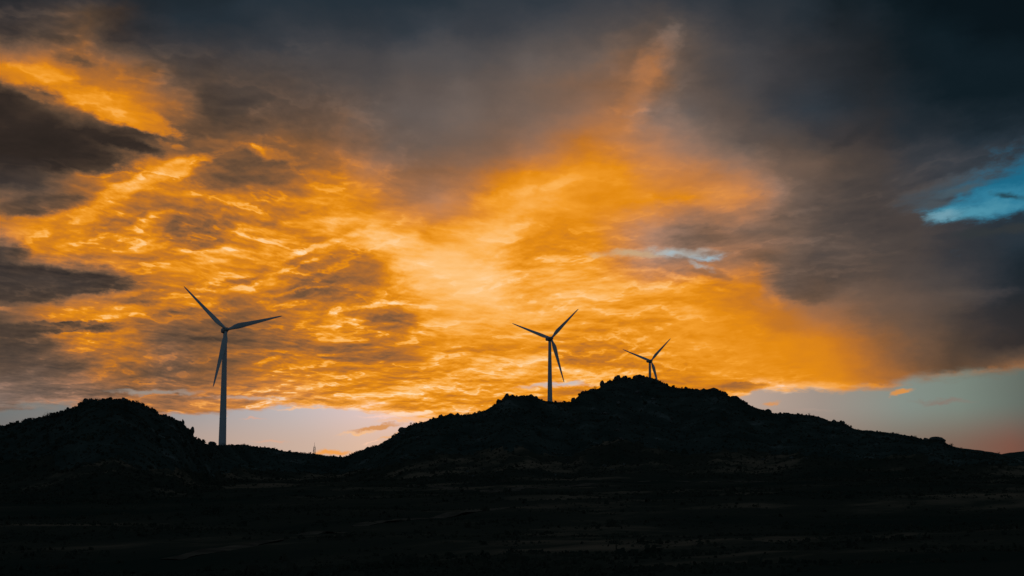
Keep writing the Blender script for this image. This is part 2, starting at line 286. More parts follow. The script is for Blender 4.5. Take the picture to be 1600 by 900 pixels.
# --- the rest of the dome: dim blue-grey overcast dusk behind and above the camera
rearn = NOISE(dirv, 2.0, 5, .55)
rear = RAMP(MR(rearn, .3, .7, 0, 1, 'LINEAR'), [(0, (.016, .028, .040, 1)), (1, (.044, .068, .094, 1))])
sky = nd('ShaderNodeTexSky', sky_type='NISHITA'); sky.sun_disc = False
SUN_EL, SUN_AZ = R(1.5), azel(690, 440)[0]
sky.sun_elevation = SUN_EL; sky.sun_rotation = SUN_AZ
nish = VM('SCALE', sky.outputs[0], 0.012)
rear = VM('ADD', rear, nish)
fr = M('MULTIPLY', MR(M('ABSOLUTE', az), R(36), R(22)), MR(el, R(34), R(21)))
final = MIX(fr, rear, front)
final = MIX(MR(el, -.02, -.06), final, (.01, .01, .01, 1))
bg = nd('ShaderNodeBackground'); L.new(final, bg.inputs[0]); bg.inputs[1].default_value = 1.0
wo = nd('ShaderNodeOutputWorld'); L.new(bg.outputs[0], wo.inputs[0])
W.cycles.sampling_method = 'MANUAL'; W.cycles.sample_map_resolution = 512

# ------------------------------------------------------------------ sun: veiled, just over the ridge
sl = bpy.data.lights.new('sun', 'SUN'); sl.energy = 0.05; sl.angle = R(12); sl.color = (1, .62, .3)
so = bpy.data.objects.new('sun', sl); COL.objects.link(so)
d = Vector((math.sin(SUN_AZ) * math.cos(SUN_EL), math.cos(SUN_AZ) * math.cos(SUN_EL), math.sin(SUN_EL)))
so.rotation_euler = d.to_track_quat('Z', 'Y').to_euler(); so.location = d * 500

#@@SCENE
# ------------------------------------------------------------------ helpers
def tag(o, label=None, cat=None, group=None, kind=None):
    if label: o['label'] = label
    if cat: o['category'] = cat
    if group: o['group'] = group
    if kind: o['kind'] = kind
    return o
def mesh_obj(name, verts, faces, mat, parent=None, smooth=True):
    me = bpy.data.meshes.new(name); me.from_pydata([tuple(v) for v in verts], [], faces); me.update()
    if smooth: me.polygons.foreach_set('use_smooth', [True] * len(me.polygons))
    me.materials.append(mat)
    o = bpy.data.objects.new(name, me); COL.objects.link(o)
    if parent: o.parent = parent
    return o
class MB:
    def __init__(s): s.v = []; s.f = []
    def add(s, v, f):
        b = len(s.v); s.v += [tuple(p) for p in v]; s.f += [tuple(b + i for i in q) for q in f]
    def rings(s, rings, cap=True):
        n = len(rings[0]); v = [p for r in rings for p in r]; f = []
        for k in range(len(rings) - 1):
            for i in range(n):
                j = (i + 1) % n; f.append((k * n + i, k * n + j, (k + 1) * n + j, (k + 1) * n + i))
        if cap: f.append(tuple(range(n))[::-1]); f.append(tuple((len(rings) - 1) * n + i for i in range(n)))
        s.add(v, f)
    def tube(s, p0, p1, r0, r1=None, n=8):
        r1 = r0 if r1 is None else r1; p0 = Vector(p0); p1 = Vector(p1)
        q = (p1 - p0).normalized(); a = q.orthogonal().normalized(); b = q.cross(a)
        s.rings([[p + (a * math.cos(2 * math.pi * i / n) + b * math.sin(2 * math.pi * i / n)) * r for i in range(n)] for p, r in ((p0, r0), (p1, r1))])
    def build(s, name, mat, parent=None, smooth=True): return mesh_obj(name, s.v, s.f, mat, parent, smooth)

# value noise in numpy
def _h(ix, iy, s):
    h = (ix.astype(np.int64) * 374761393 + iy.astype(np.int64) * 668265263 + s * 1274126177) & 0xffffffff
    h = ((h ^ (h >> 13)) * 1274126177) & 0xffffffff
    return ((h ^ (h >> 16)) & 0xffff) / 65535.0
def vn(x, y, s=0):
    ix = np.floor(x); iy = np.floor(y); fx = x - ix; fy = y - iy
    fx = fx * fx * (3 - 2 * fx); fy = fy * fy * (3 - 2 * fy)
    a = _h(ix, iy, s); b = _h(ix + 1, iy, s); c = _h(ix, iy + 1, s); d_ = _h(ix + 1, iy + 1, s)
    return (a * (1 - fx) + b * fx) * (1 - fy) + (c * (1 - fx) + d_ * fx) * fy * 1.0
def fbm(x, y, o=5, s=0, g=.5):
    r = 0; a = 1; w = 0
    for k in range(o):
        r = r + a * (vn(x, y, s + k) - .5); w += a; a *= g; x = x * 2.03 + 17.1; y = y * 2.03 + 5.7
    return r / w
def sst(a, b, x):
    t_ = np.clip((x - a) / (b - a), 0, 1); return t_ * t_ * (3 - 2 * t_)

# ------------------------------------------------------------------ procedural materials
def material(name, base, base2=None, scale=1.0, rough=1.0, detail=6, bump=0.0, bscale=None, lo=.4, hi=.6, spec=.0, base3=None, stretch=(1, 1, 1), turn=0):
    m = bpy.data.materials.new(name); m.use_nodes = True; n = m.node_tree.nodes; l = m.node_tree.links
    p = n['Principled BSDF']; p.inputs['Roughness'].default_value = rough
    p.inputs['Specular IOR Level'].default_value = spec
    c = n.new('ShaderNodeTexCoord'); mp = n.new('ShaderNodeMapping'); mp.vector_type = 'TEXTURE'; mp.inputs[3].default_value = stretch; mp.inputs[2].default_value = (0, 0, R(turn)); l.new(c.outputs['Object'], mp.inputs[0])
    t1 = n.new('ShaderNodeTexNoise'); t1.inputs['Scale'].default_value = scale; t1.inputs['Detail'].default_value = detail; t1.inputs['Roughness'].default_value = .62
    l.new(mp.outputs[0], t1.inputs[0])
    r = n.new('ShaderNodeValToRGB'); r.color_ramp.elements[0].position = lo; r.color_ramp.elements[1].position = hi
    r.color_ramp.elements[0].color = (*base, 1); r.color_ramp.elements[1].color = (*(base2 or base), 1)
    if base3: e = r.color_ramp.elements.new(min(.98, hi + .1)); e.color = (*base3, 1)
    l.new(t1.outputs['Fac'], r.inputs[0]); l.new(r.outputs[0], p.inputs['Base Color'])
    if bump:
        t2 = n.new('ShaderNodeTexNoise'); t2.inputs['Scale'].default_value = bscale or scale * 3; t2.inputs['Detail'].default_value = 8
        l.new(c.outputs['Object'], t2.inputs[0])
        b = n.new('ShaderNodeBump'); b.inputs['Distance'].default_value = bump; b.inputs['Strength'].default_value = .9
        l.new(t2.outputs['Fac'], b.inputs['Height']); l.new(b.outputs[0], p.inputs['Normal'])
    return m
M_hill = material('hill_scrub_and_rock', (.030, .046, .038), (.062, .078, .064), .05, bump=1.5, bscale=.22, lo=.36, hi=.60, base3=(.13, .14, .125), detail=12)
M_ground = material('heath_and_dry_grass', (.026, .038, .028), (.055, .054, .038), .028, bump=.6, bscale=.4, lo=.38, hi=.55, base3=(.19, .135, .088), detail=14, stretch=(2.4, 1.0, 1), turn=42)
M_dirt = material('dirt_track', (.075, .060, .044), (.15, .115, .082), .25, bump=.1, bscale=2)
M_rock = material('granite', (.07, .07, .06), (.16, .155, .14), .6, bump=.3, bscale=1.6)
M_leaf = material('scrub_leaves', (.040, .056, .042), (.085, .085, .060), .12, lo=.35, hi=.65)
M_twig = material('dry_twigs', (.06, .045, .03), (.10, .08, .05), 2.0)
M_white = material('turbine_paint', (.62, .65, .68), (.70, .73, .76), .12, rough=.42, lo=.3, hi=.7, spec=.5)
M_grey = material('nacelle_shell', (.34, .36, .38), (.42, .44, .46), .4, rough=.5, lo=.3, hi=.7, spec=.4)
M_dark = material('dark_metal', (.05, .05, .055), (.09, .09, .09), 1.0, rough=.5)
M_steel = material('galvanised_steel', (.22, .20, .19), (.32, .29, .27), 1.5, rough=.5)

# ------------------------------------------------------------------ terrain
SIL = [(-260, 690), (-160, 678), (-60, 670), (0, 664), (10, 664), (20, 662), (40, 656), (60, 652), (75, 650), (85, 646), (100, 642), (110, 638), (120, 636), (124, 629), (135, 625), (150, 624), (180, 623),
 (192, 624), (205, 627), (225, 632), (240, 640), (250, 647), (262, 651), (275, 655), (284, 659), (290, 666), (299, 673), (304, 683), (312, 689), (322, 693), (332, 692), (338, 695), (350, 695),
 (385, 695), (400, 698), (415, 699), (430, 702), (445, 705), (470, 707), (490, 709), (510, 712), (535, 714), (545, 711), (560, 705), (575, 699), (590, 696), (610, 684), (625, 674),
 (632, 669), (645, 663), (668, 657), (690, 650), (700, 648), (715, 648), (730, 648), (745, 645), (758, 641), (770, 634), (778, 628), (785, 626), (790, 620), (796, 618), (810, 619), (825, 617),
 (840, 622), (850, 626), (865, 628), (880, 628), (894, 627), (900, 622), (908, 614), (915, 610), (935, 607), (942, 600), (955, 595), (965, 590), (978, 590), (990, 591), (1002, 588), (1015, 589),
 (1030, 595), (1042, 601), (1050, 605), (1065, 606), (1080, 607), (1100, 609), (1120, 609), (1132, 613), (1139, 619), (1155, 622), (1170, 632), (1182, 638), (1195, 641), (1208, 646),
 (1235, 646), (1265, 650), (1280, 653), (1295, 659), (1312, 660), (1322, 663), (1335, 670), (1350, 674), (1380, 678), (1410, 682), (1430, 684), (1445, 688), (1460, 689), (1474, 690), (1479, 696),
 (1490, 701), (1520, 706), (1540, 708), (1562, 713), (1600, 722), (1700, 738), (1900, 748)]
sa = np.array([azel(x, y) for x, y in SIL])
RC = [(-260, 720), (0, 650), (180, 610), (270, 640), (310, 700), (350, 850), (410, 920), (540, 925), (620, 870), (800, 900), (870, 930), (1000, 1010), (1200, 950), (1480, 860), (1700, 800), (1900, 800)]
rca = np.array([azel(x, 700)[0] for x, _ in RC]); rcv = np.array([r for _, r in RC], float)
FH = [(1380, 745), (1480, 726), (1540, 714), (1562, 711), (1578, 708), (1600, 706), (1700, 700), (1850, 706), (2050, 735)]
fha = np.array([azel(x, y) for x, y in FH])
TURB = [(354.0, 515.0, 968.0), (861.5, 528.6, 1245.0), (1017.4, 563.6, 1660.0)]
HUBH = 78.0
sites = []
for px, py, r in TURB:
    a, te = azel(px, py); sites.append((a, r, EYE + r * te - HUBH))

az_f = np.arange(R(-21.6), R(21.6), R(.045))
az_c = np.concatenate([np.arange(R(21.6), R(40), R(.5)), np.arange(R(40), R(320), R(4)), np.arange(R(320), R(338.4), R(.5))])
AZ = np.concatenate([az_f, az_c])
rr = np.concatenate([np.geomspace(3, 300, 90), np.arange(304.5, 1130, 4.5), np.geomspace(1135, 3200, 60), np.geomspace(3500, 40000, 14)])
AZ2 = np.where(AZ > math.pi, AZ - 2 * math.pi, AZ)
def floor_z(x, y):
    r = np.hypot(x, y)
    p = (y - .55 * x) / 70; q = (x + .55 * y) / 260
    z = EYE - 8 + 2.6 * sst(150, 600, r) + 5.5 * fbm(q, p, 4, 3) * sst(20, 160, r) + 2.2 * fbm(x / 34, y / 20, 4, 15) * sst(20, 120, r) + .6 * fbm(x / 8, y / 8, 3, 8)
    z = z + 2.4 * (sst(-200, 260, x) - .5) * sst(20, 150, r)
    return z - sst(3000, 9000, r) * 6
def height(a, r):
    x = np.sin(a) * r; y = np.cos(a) * r
    fz = floor_z(x, y)
    te = np.interp(a, sa[:, 0], sa[:, 1]); rc = np.interp(a, rca, rcv)
    # keep ridges finite sideways
    fade = sst(R(33), R(23), np.abs(a))
    Hc = (EYE + rc * te - (EYE - 5.4)) * fade
    Wd = np.clip(Hc * 3.9 + 150, 150, 430) + 90 * fbm(a * 9, a * 0, 3, 61)
    u = (r - (rc - Wd)) / Wd
    up = np.where(u < 1, np.clip(u, 0, 1) ** 1.7, 1)
    bk = 1 - .28 * sst(0, 320, r - rc) - .72 * sst(350, 1500, r - rc)
    z = fz + Hc * up * np.where(r > rc, bk, 1)
    cr = np.exp(-((r - rc) / 16) ** 2)
    face = np.clip(u, 0, 1) * fade
    crag = fbm(x / 26, y / 26, 5, 21, .6) * 9 + np.abs(fbm(x / 9, y / 9, 3, 33)) * 4 - 1
    z = z + crag * sst(.05, .5, face) * (1 - cr) * np.where(r > rc, .5, 1) * sst(60, 20, r - rc)
    # floor correction at the crest so the skyline is exact
    z = z + cr * fade * ((EYE + rc * te) - (fz + Hc)) * np.where(r > rc, bk, 1)
    z = z + cr * fade * fbm(x / 3, y / 3, 3, 40) * .9
    # far ridge on the right
    tf = np.interp(a, fha[:, 0], fha[:, 1], left=-.02, right=-.02)
    Hf = np.clip(EYE + 2600 * tf - (EYE - 5.4), 0, None)
    z = z + Hf * np.exp(-((r - 2600) / 300) ** 2)
    for a0, r0, z0 in sites:
        dd = np.hypot(x - math.sin(a0) * r0, y - math.cos(a0) * r0)
        w = np.exp(-(dd / (14 if r0 < 1000 else 70)) ** 2)
        z = z * (1 - w) + z0 * w
    return z
AA, RRr = np.meshgrid(AZ2, rr, indexing='ij')
ZZ = height(AA, RRr)
nA, nR = ZZ.shape
XX = np.sin(AA) * RRr; YY = np.cos(AA) * RRr
co = np.stack([XX, YY, ZZ], -1).reshape(-1, 3)
ii, jj = np.meshgrid(np.arange(nA), np.arange(nR - 1), indexing='ij')
i2 = (ii + 1) % nA
quads = np.stack([ii * nR + jj, ii * nR + jj + 1, i2 * nR + jj + 1, i2 * nR + jj], -1).reshape(-1, 4)
rcq = np.interp(AA[:, :-1], rca, rcv); teq = np.interp(AA[:, :-1], sa[:, 0], sa[:, 1])
Wq = np.clip((rcq * teq + 5.4) * 3.6 + 90, 90, 380)
hillm = ((np.abs(AA[:, :-1]) < R(33)) & (RRr[:, :-1] > rcq - Wq * .62 + 90 * fbm(AA[:, :-1] * 30, RRr[:, :-1] / 60, 4, 90)) & (RRr[:, :-1] < 3300)).reshape(-1)
def grid_obj(name, q, mat):
    used, invx = np.unique(q, return_inverse=True); q = invx.reshape(-1, 4)
    me = bpy.data.meshes.new(name); v = co[used]
    me.vertices.add(len(v)); me.vertices.foreach_set('co', v.astype(np.float32).ravel())
    me.loops.add(q.size); me.loops.foreach_set('vertex_index', q.astype(np.int32).ravel())
    me.polygons.add(len(q)); me.polygons.foreach_set('loop_start', np.arange(0, q.size, 4, dtype=np.int32))
    me.polygons.foreach_set('use_smooth', np.ones(len(q), bool)); me.update(calc_edges=True); me.validate()
    me.materials.append(mat); o = bpy.data.objects.new(name, me); COL.objects.link(o); return o
# close the small hole under the camera with a fan of the innermost ring
ground = grid_obj('ground', quads[~hillm], M_ground); tag(ground, kind='structure')
hills = grid_obj('hills', quads[hillm], M_hill); tag(hills, kind='structure')

def hz(a, r): return float(height(np.array([a]), np.array([r]))[0])
# skyline point of each column
def crest(px, py=700):
    a = azel(px, py)[0]; rs = np.arange(400, 1200, 3.0); z = height(np.full_like(rs, a), rs)
    k = int(np.argmax((z - EYE) / rs)); return a, float(rs[k]), float(z[k])
def ground_hit(px, py):
    a, te = azel(px, py); rs = np.arange(60, 1200, 1.0); z = height(np.full_like(rs, a), rs)
    k = np.argmax(z >= EYE + rs * te); r = float(rs[k]) if z[k] >= EYE + rs[k] * te else 700.0
    return a, r, hz(a, r)

# dirt tracks across the heath, draped on the ground
def track(pts, wid):
    P = []
    for px, py in pts:
        a, r, z = ground_hit(px, py); P.append((math.sin(a) * r, math.cos(a) * r))
    P = np.array(P); seg = np.concatenate([[0], np.cumsum(np.hypot(*np.diff(P, axis=0).T))])
    n = int(seg[-1] / 2) + 2; s_ = np.linspace(0, seg[-1], n)
    xs = np.interp(s_, seg, P[:, 0]); ys = np.interp(s_, seg, P[:, 1])
    k = 9; ker = np.ones(k) / k
    xs = np.convolve(np.pad(xs, k // 2, 'edge'), ker, 'valid'); ys = np.convolve(np.pad(ys, k // 2, 'edge'), ker, 'valid')
    tx = np.gradient(xs); ty = np.gradient(ys); ln = np.hypot(tx, ty) + 1e-6; nx, ny = -ty / ln, tx / ln
    V = []
    ww = wid * (.5 + .7 * vn(s_ / 9, s_ * 0, 5) + .5 * vn(s_ / 2.5, s_ * 0, 6))
    for o_ in (-.5, -.17, .17, .5):
        x = xs + nx * ww * o_; y = ys + ny * ww * o_
        z = height(np.arctan2(x, y), np.hypot(x, y)) + .10 - (.0 if abs(o_) < .3 else .06)
        V.append(np.stack([x, y, z], -1))
    V = np.stack(V, 1).reshape(-1, 3); Fc = [(i * 4 + j, i * 4 + j + 1, i * 4 + j + 5, i * 4 + j + 4) for i in range(n - 1) for j in range(3)]
    tag(mesh_obj('path', V, Fc, M_dirt), kind='structure')
track([(250, 880), (400, 850), (560, 822), (700, 806), (840, 790)], 2.6)
track([(640, 757), (700, 763), (745, 768), (800, 766), (880, 760), (940, 756)], 6)
track([(960, 753), (1060, 751), (1150, 752), (1230, 753)], 6)

# ------------------------------------------------------------------ boulders
def boulder_mesh(name, seed, sub=2, flat=.7, blocky=.4):
    import bmesh
    rnd = random.Random(seed); bm = bmesh.new(); bmesh.ops.create_icosphere(bm, subdivisions=sub + 1, radius=1)
    cuts = [(Vector((rnd.uniform(-1, 1), rnd.uniform(-1, 1), rnd.uniform(-.4, 1))).normalized(), rnd.uniform(.55, .85)) for _ in range(9)]
    off = Vector((rnd.uniform(0, 50),) * 3)
    from mathutils import noise as mn
    for v in bm.verts:
        p = v.co.copy()
        for nrm, dd in cuts:
            ov = p.dot(nrm) - dd
            if ov > 0: p -= nrm * ov * (.6 + blocky)
        p *= 1 + .16 * mn.noise(v.co * 1.4 + off) + .07 * mn.noise(v.co * 4 + off)
        p.z *= flat; v.co = p
    me = bpy.data.meshes.new(name); bm.to_mesh(me); bm.free(); me.materials.append(M_rock); return me
ROCKS = [boulder_mesh('boulder', 10 + k, flat=random.uniform(.65, 1.1), blocky=random.uniform(.2, .4)) for k in range(9)]
used_rock = False
def rock(px, wpx, label, group=None, up=.25, hpx=None, name='boulder', depth=0.0, tilt=0.15):
    a, r, z = crest(px); r += depth
    s_ = wpx * (1 if hpx else .8) / F * r / 2; h_ = (hpx / F * r / 2) if hpx else s_ * random.uniform(.7, 1)
    o = bpy.data.objects.new(name, random.choice(ROCKS)); COL.objects.link(o)
    o.location = (math.sin(a) * r, math.cos(a) * r, z + h_ * (up * 2 - 1) * .8)
    o.scale = (s_, s_ * random.uniform(.8, 1.2), h_ / .75); o.rotation_euler = (random.uniform(-tilt, tilt), random.uniform(-tilt, tilt), random.uniform(0, 6.28))
    tag(o, label, 'boulder', group); return o
special = [
 (284.5, 5.5, 9, .62, 'narrow upright boulder standing alone on the steep right shoulder of the left hill'),
 (299, 9, 14, .5, 'tall rounded boulder low on the right shoulder of the left hill near the saddle'),
 (257, 5, 6, .5, 'small pointed rock on the right slope of the left hill above the upright boulder'),
 (332, 13, 6, .42, 'low wedge of rock at the foot of the nearest turbine tower'),
 (792, 10, 13, .45, 'tall lumpy rock on the left edge of the outcrop before the middle turbine'),
 (781, 12, 9, .42, 'rounded boulder just left of the tall lumpy rock before the middle turbine'),
 (897, 9, 10, .45, 'small rounded boulder right of the middle turbine where the summit rocks begin'),
 (943, 10, 12, .42, 'squat boulder on the left step of the summit outcrop'),
 (967, 10, 9, .5, 'left block of the two square rocks crowning the summit outcrop'),
 (976, 6, 6, .55, 'small square rock beside the left block crowning the summit outcrop'),
 (1001, 22, 10, .42, 'broad humped boulder at the very top of the right hill beside the far turbine'),
 (1101, 8, 6, .5, 'small knob of rock on the flat shoulder right of the far turbine'),
 (1115, 20, 10, .4, 'wide rounded boulder ending the flat shoulder right of the far turbine'),
 (1304, 8, 7, .55, 'square block of rock standing on the long right slope'),
 (1317, 10, 6, .45, 'low boulder just right of the square block on the long right slope'),
 (1202, 12, 8, .4, 'rounded boulder at the bend where the long right slope begins'),
 (628, 12, 9, .45, 'boulder on the lower left slope of the right hill above the dip'),
 (704, 16, 8, .42, 'long low boulder halfway up the left slope of the right hill'),
 (688, 9, 7, .45, 'rounded boulder left of the long low boulder on the left slope'),
 (1150, 14, 7, .4, 'low boulder below the wide one on the falling right shoulder'),
]
for px, w, h, up, lab in special: rock(px, w, lab, up=up, hpx=h)
# overhanging slab on the far right slope
for px, w, h, up, lab in [(1466, 26, 9, .55, 'long flat overhanging slab of rock near the bottom of the right slope'), (1448, 12, 7, .5, 'rounded boulder against the left end of the overhanging slab')]:
    rock(px, w, lab, up=up, hpx=h, tilt=.04)
def scatter_rocks(x0, x1, n, w0, w1, lab, grp, avoid=()):
    for _ in range(n):
        px = random.uniform(x0, x1)
        rock(px, random.uniform(w0, w1) * random.choice((.6, 1, 1)), lab, grp, up=random.uniform(.12, .40), depth=random.uniform(-6, 2))
scatter_rocks(2, 118, 16, 4, 9, 'dark boulder on the low left flank of the left hill', 'boulders on the left flank of the left hill')
scatter_rocks(122, 245, 22, 5, 11, 'dark rounded boulder along the top of the left hill', 'boulders along the top of the left hill')
scatter_rocks(245, 312, 12, 4, 8, 'dark boulder on the steep right shoulder of the left hill', 'boulders on the right shoulder of the left hill')
scatter_rocks(352, 470, 14, 3, 7, 'small rock along the low saddle right of the nearest turbine', 'small rocks along the saddle')
scatter_rocks(545, 765, 26, 4, 9, 'dark boulder on the rising left slope of the right hill', 'boulders on the left slope of the right hill')
scatter_rocks(770, 850, 12, 5, 10, 'dark boulder of the outcrop left of the middle turbine', 'boulders of the outcrop by the middle turbine')
scatter_rocks(898, 1050, 24, 5, 12, 'dark boulder of the summit outcrop below the far turbine', 'boulders of the summit outcrop')
scatter_rocks(1052, 1200, 18, 4, 9, 'dark boulder on the shoulder right of the summit', 'boulders on the shoulder right of the summit')
scatter_rocks(1205, 1470, 26, 3, 7, 'small dark boulder along the long right slope', 'boulders along the long right slope')
# boulders down the face of the right hill
def face_rock(px, py, wpx, lab, grp):
    a, r, z = ground_hit(px, py); s_ = wpx / F * r / 2
    o = bpy.data.objects.new('boulder', random.choice(ROCKS)); COL.objects.link(o)
    o.location = (math.sin(a) * r, math.cos(a) * r, z + s_ * .1); o.scale = (s_, s_, s_ * random.uniform(.7, 1.1)); o.rotation_euler = (0, 0, random.uniform(0, 6.28))
    tag(o, lab, 'boulder', grp)
for _ in range(90):
    px = random.gauss(960, 170); lim = np.interp(px, [p[0] for p in SIL], [p[1] for p in SIL])
    face_rock(px, random.uniform(lim + 8, 745), random.choice((3, 4, 5, 8)), 'grey boulder half hidden in scrub on the face of the right hill', 'boulders on the face of the right hill')

# ------------------------------------------------------------------ shrubs
def shrub_mesh(name, seed, n=240):
    rnd = random.Random(seed); mb = MB()
    lobes = [(Vector((rnd.uniform(-.6, .6), rnd.uniform(-.6, .6), rnd.uniform(.25, .8))), rnd.uniform(.3, .55)) for _ in range(7)]
    for _ in range(n):
        c, q = rnd.choice(lobes); v = Vector((rnd.gauss(0, 1), rnd.gauss(0, 1), rnd.gauss(0, 1))).normalized() * q * rnd.uniform(.4, 1.35)
        p = c + v; p.z = max(p.z, .02); k = rnd.uniform(.04, .11)
        a = Vector((rnd.gauss(0, 1), rnd.gauss(0, 1), rnd.gauss(0, 1))).normalized(); b = a.orthogonal().normalized()
        mb.add([p - a * k, p + b * k * .6, p + a * k, p - b * k * .6], [(0, 1, 2, 3)])
    for _ in range(5):
        c, q = rnd.choice(lobes); mb.tube((rnd.uniform(-.1, .1), rnd.uniform(-.1, .1), -.3), c, .035, .012, 5)
    me = bpy.data.meshes.new(name); me.from_pydata(mb.v, [], mb.f); me.materials.append(M_leaf); return me
SHR = [shrub_mesh('shrub', 50 + k) for k in range(5)]
def shrub(a, r, z, wpx, lab, grp):
    s_ = wpx / F * r / 2; o = bpy.data.objects.new('shrub', random.choice(SHR)); COL.objects.link(o)
    o.location = (math.sin(a) * r, math.cos(a) * r, z - s_ * .45); o.scale = (s_, s_, s_ * random.uniform(.6, 1.1)); o.rotation_euler = (0, 0, random.uniform(0, 6.28))
    tag(o, lab, 'shrub', grp)
for x0, x1, n, w0, w1, lab, grp in [
  (0, 120, 16, 5, 9, 'dark shrub on the skyline of the left hill, on its low left flank', 'shrubs on the left flank of the left hill'),
  (120, 300, 26, 5, 10, 'dark shrub on the rounded top of the left hill', 'shrubs on top of the left hill'),
  (345, 545, 24, 3, 6, 'low shrub on the saddle between the two hills', 'shrubs on the saddle'),
  (545, 790, 26, 4, 8, 'dark shrub on the skyline of the rising left slope of the right hill', 'shrubs on the left slope of the right hill'),
  (900, 1200, 26, 3, 7, 'dark shrub among the rocks of the right hill summit', 'shrubs among the summit rocks'),
  (1200, 1560, 34, 3, 6, 'low shrub on the skyline of the long right slope', 'shrubs on the long right slope')]:
    for _ in range(n):
        a, r, z = crest(random.uniform(x0, x1)); shrub(a, r, z, min(w1 * 1.5, w0 * random.lognormvariate(.15, .45)), lab, grp)
for px, py, w in [(1020, 812, 24), (925, 775, 20), (880, 778, 16), (745, 826, 14), (1290, 800, 34), (1180, 790, 18), (560, 775, 20), (470, 768, 22), (1080, 770, 16), (690, 850, 36), (800, 862, 40), (960, 850, 34), (1420, 790, 26), (330, 800, 26), (180, 830, 30), (640, 790, 14)]:
    a, r, z = ground_hit(px, py); shrub(a, r, z, w, 'dark bush on the flat heath in front of the hills', 'bushes on the heath')
# bare twiggy shrubs on the skyline
def bare(px, hpx, lab):
    a, r, z = crest(px); h_ = hpx / F * r; mb = MB(); rnd = random.Random(int(px))
    for _ in range(9):
        p = Vector((rnd.uniform(-.15, .15), 0, 0)) * h_; q = p + Vector((rnd.uniform(-.45, .45), rnd.uniform(-.3, .3), rnd.uniform(.6, 1))) * h_
        mb.tube(p, q, .07, .03, 5)
        for _ in range(3): s1 = p.lerp(q, rnd.uniform(.4, .9)); mb.tube(s1, s1 + Vector((rnd.uniform(-.3, .3), rnd.uniform(-.3, .3), rnd.uniform(.1, .35))) * h_, .04, .02, 4)
    o = mb.build('bare_shrub', M_twig); o.location = (math.sin(a) * r, math.cos(a) * r, z - .2); tag(o, lab, 'shrub')
bare(642, 5, 'bare twiggy shrub on the lower left slope of the right hill')
bare(931, 5, 'bare twiggy shrub on the left step below the summit outcrop')
bare(1266, 4, 'thin bare shrub sticking up on the long right slope')

# low heather and tussocks, uncountable
def scrub_patch(name, n, pts):
    V = np.zeros((n * 12, 3), np.float32); 
    x, y, z, s_ = pts
    q = 3
    for k in range(q):
        ang = rng.uniform(0, 6.28, n); tilt = rng.uniform(-.5, .5, n); w = s_ * rng.uniform(.5, 1, n); h = s_ * rng.uniform(.5, 1.1, n)
        ox = rng.normal(0, .35, n) * s_; oy = rng.normal(0, .35, n) * s_
        cx = np.cos(ang); sy = np.sin(ang)
        for m_, (u, v) in enumerate(((-1, -.2), (1, -.2), (.6, 1), (-.5, .9))):
            V[k * 4 + m_::12, 0] = x + ox + cx * w * u + tilt * h * v; V[k * 4 + m_::12, 1] = y + oy + sy * w * u; V[k * 4 + m_::12, 2] = z + h * v
    me = bpy.data.meshes.new(name); me.vertices.add(len(V)); me.vertices.foreach_set('co', V.ravel())
    nf = n * q; me.loops.add(nf * 4); me.loops.foreach_set('vertex_index', np.arange(nf * 4, dtype=np.int32))
    me.polygons.add(nf); me.polygons.foreach_set('loop_start', np.arange(0, nf * 4, 4, dtype=np.int32)); me.update(calc_edges=True)
    me.materials.append(M_leaf); o = bpy.data.objects.new(name, me); COL.objects.link(o); return o
n = 60000
a = rng.uniform(R(-22), R(22), n); r = np.exp(rng.uniform(math.log(70), math.log(620), n))
x = np.sin(a) * r; y = np.cos(a) * r; keep = fbm(x / 30, y / 14, 5, 77, .65) > rng.uniform(-.10, .10, n)
a, r, x, y = a[keep], r[keep], x[keep], y[keep]
o = scrub_patch('heather', len(a), (x, y, height(a, r), rng.lognormal(-1.9, .55, len(a)) * (1 + .6 * (r > 300)))); tag(o, 'low dark heather and grass tussocks covering the heath', 'heather', kind='stuff')
n = 30000
a = rng.uniform(R(-21), R(21), n); rc_ = np.interp(a, rca, rcv); r = rc_ - rng.uniform(0, 1, n) ** 1.3 * 330
o = scrub_patch('hillside_scrub', n, (np.sin(a) * r, np.cos(a) * r, height(a, r), rng.lognormal(-1.0, .5, n))); tag(o, 'dark low scrub covering the rocky hillsides', 'scrub', kind='stuff')

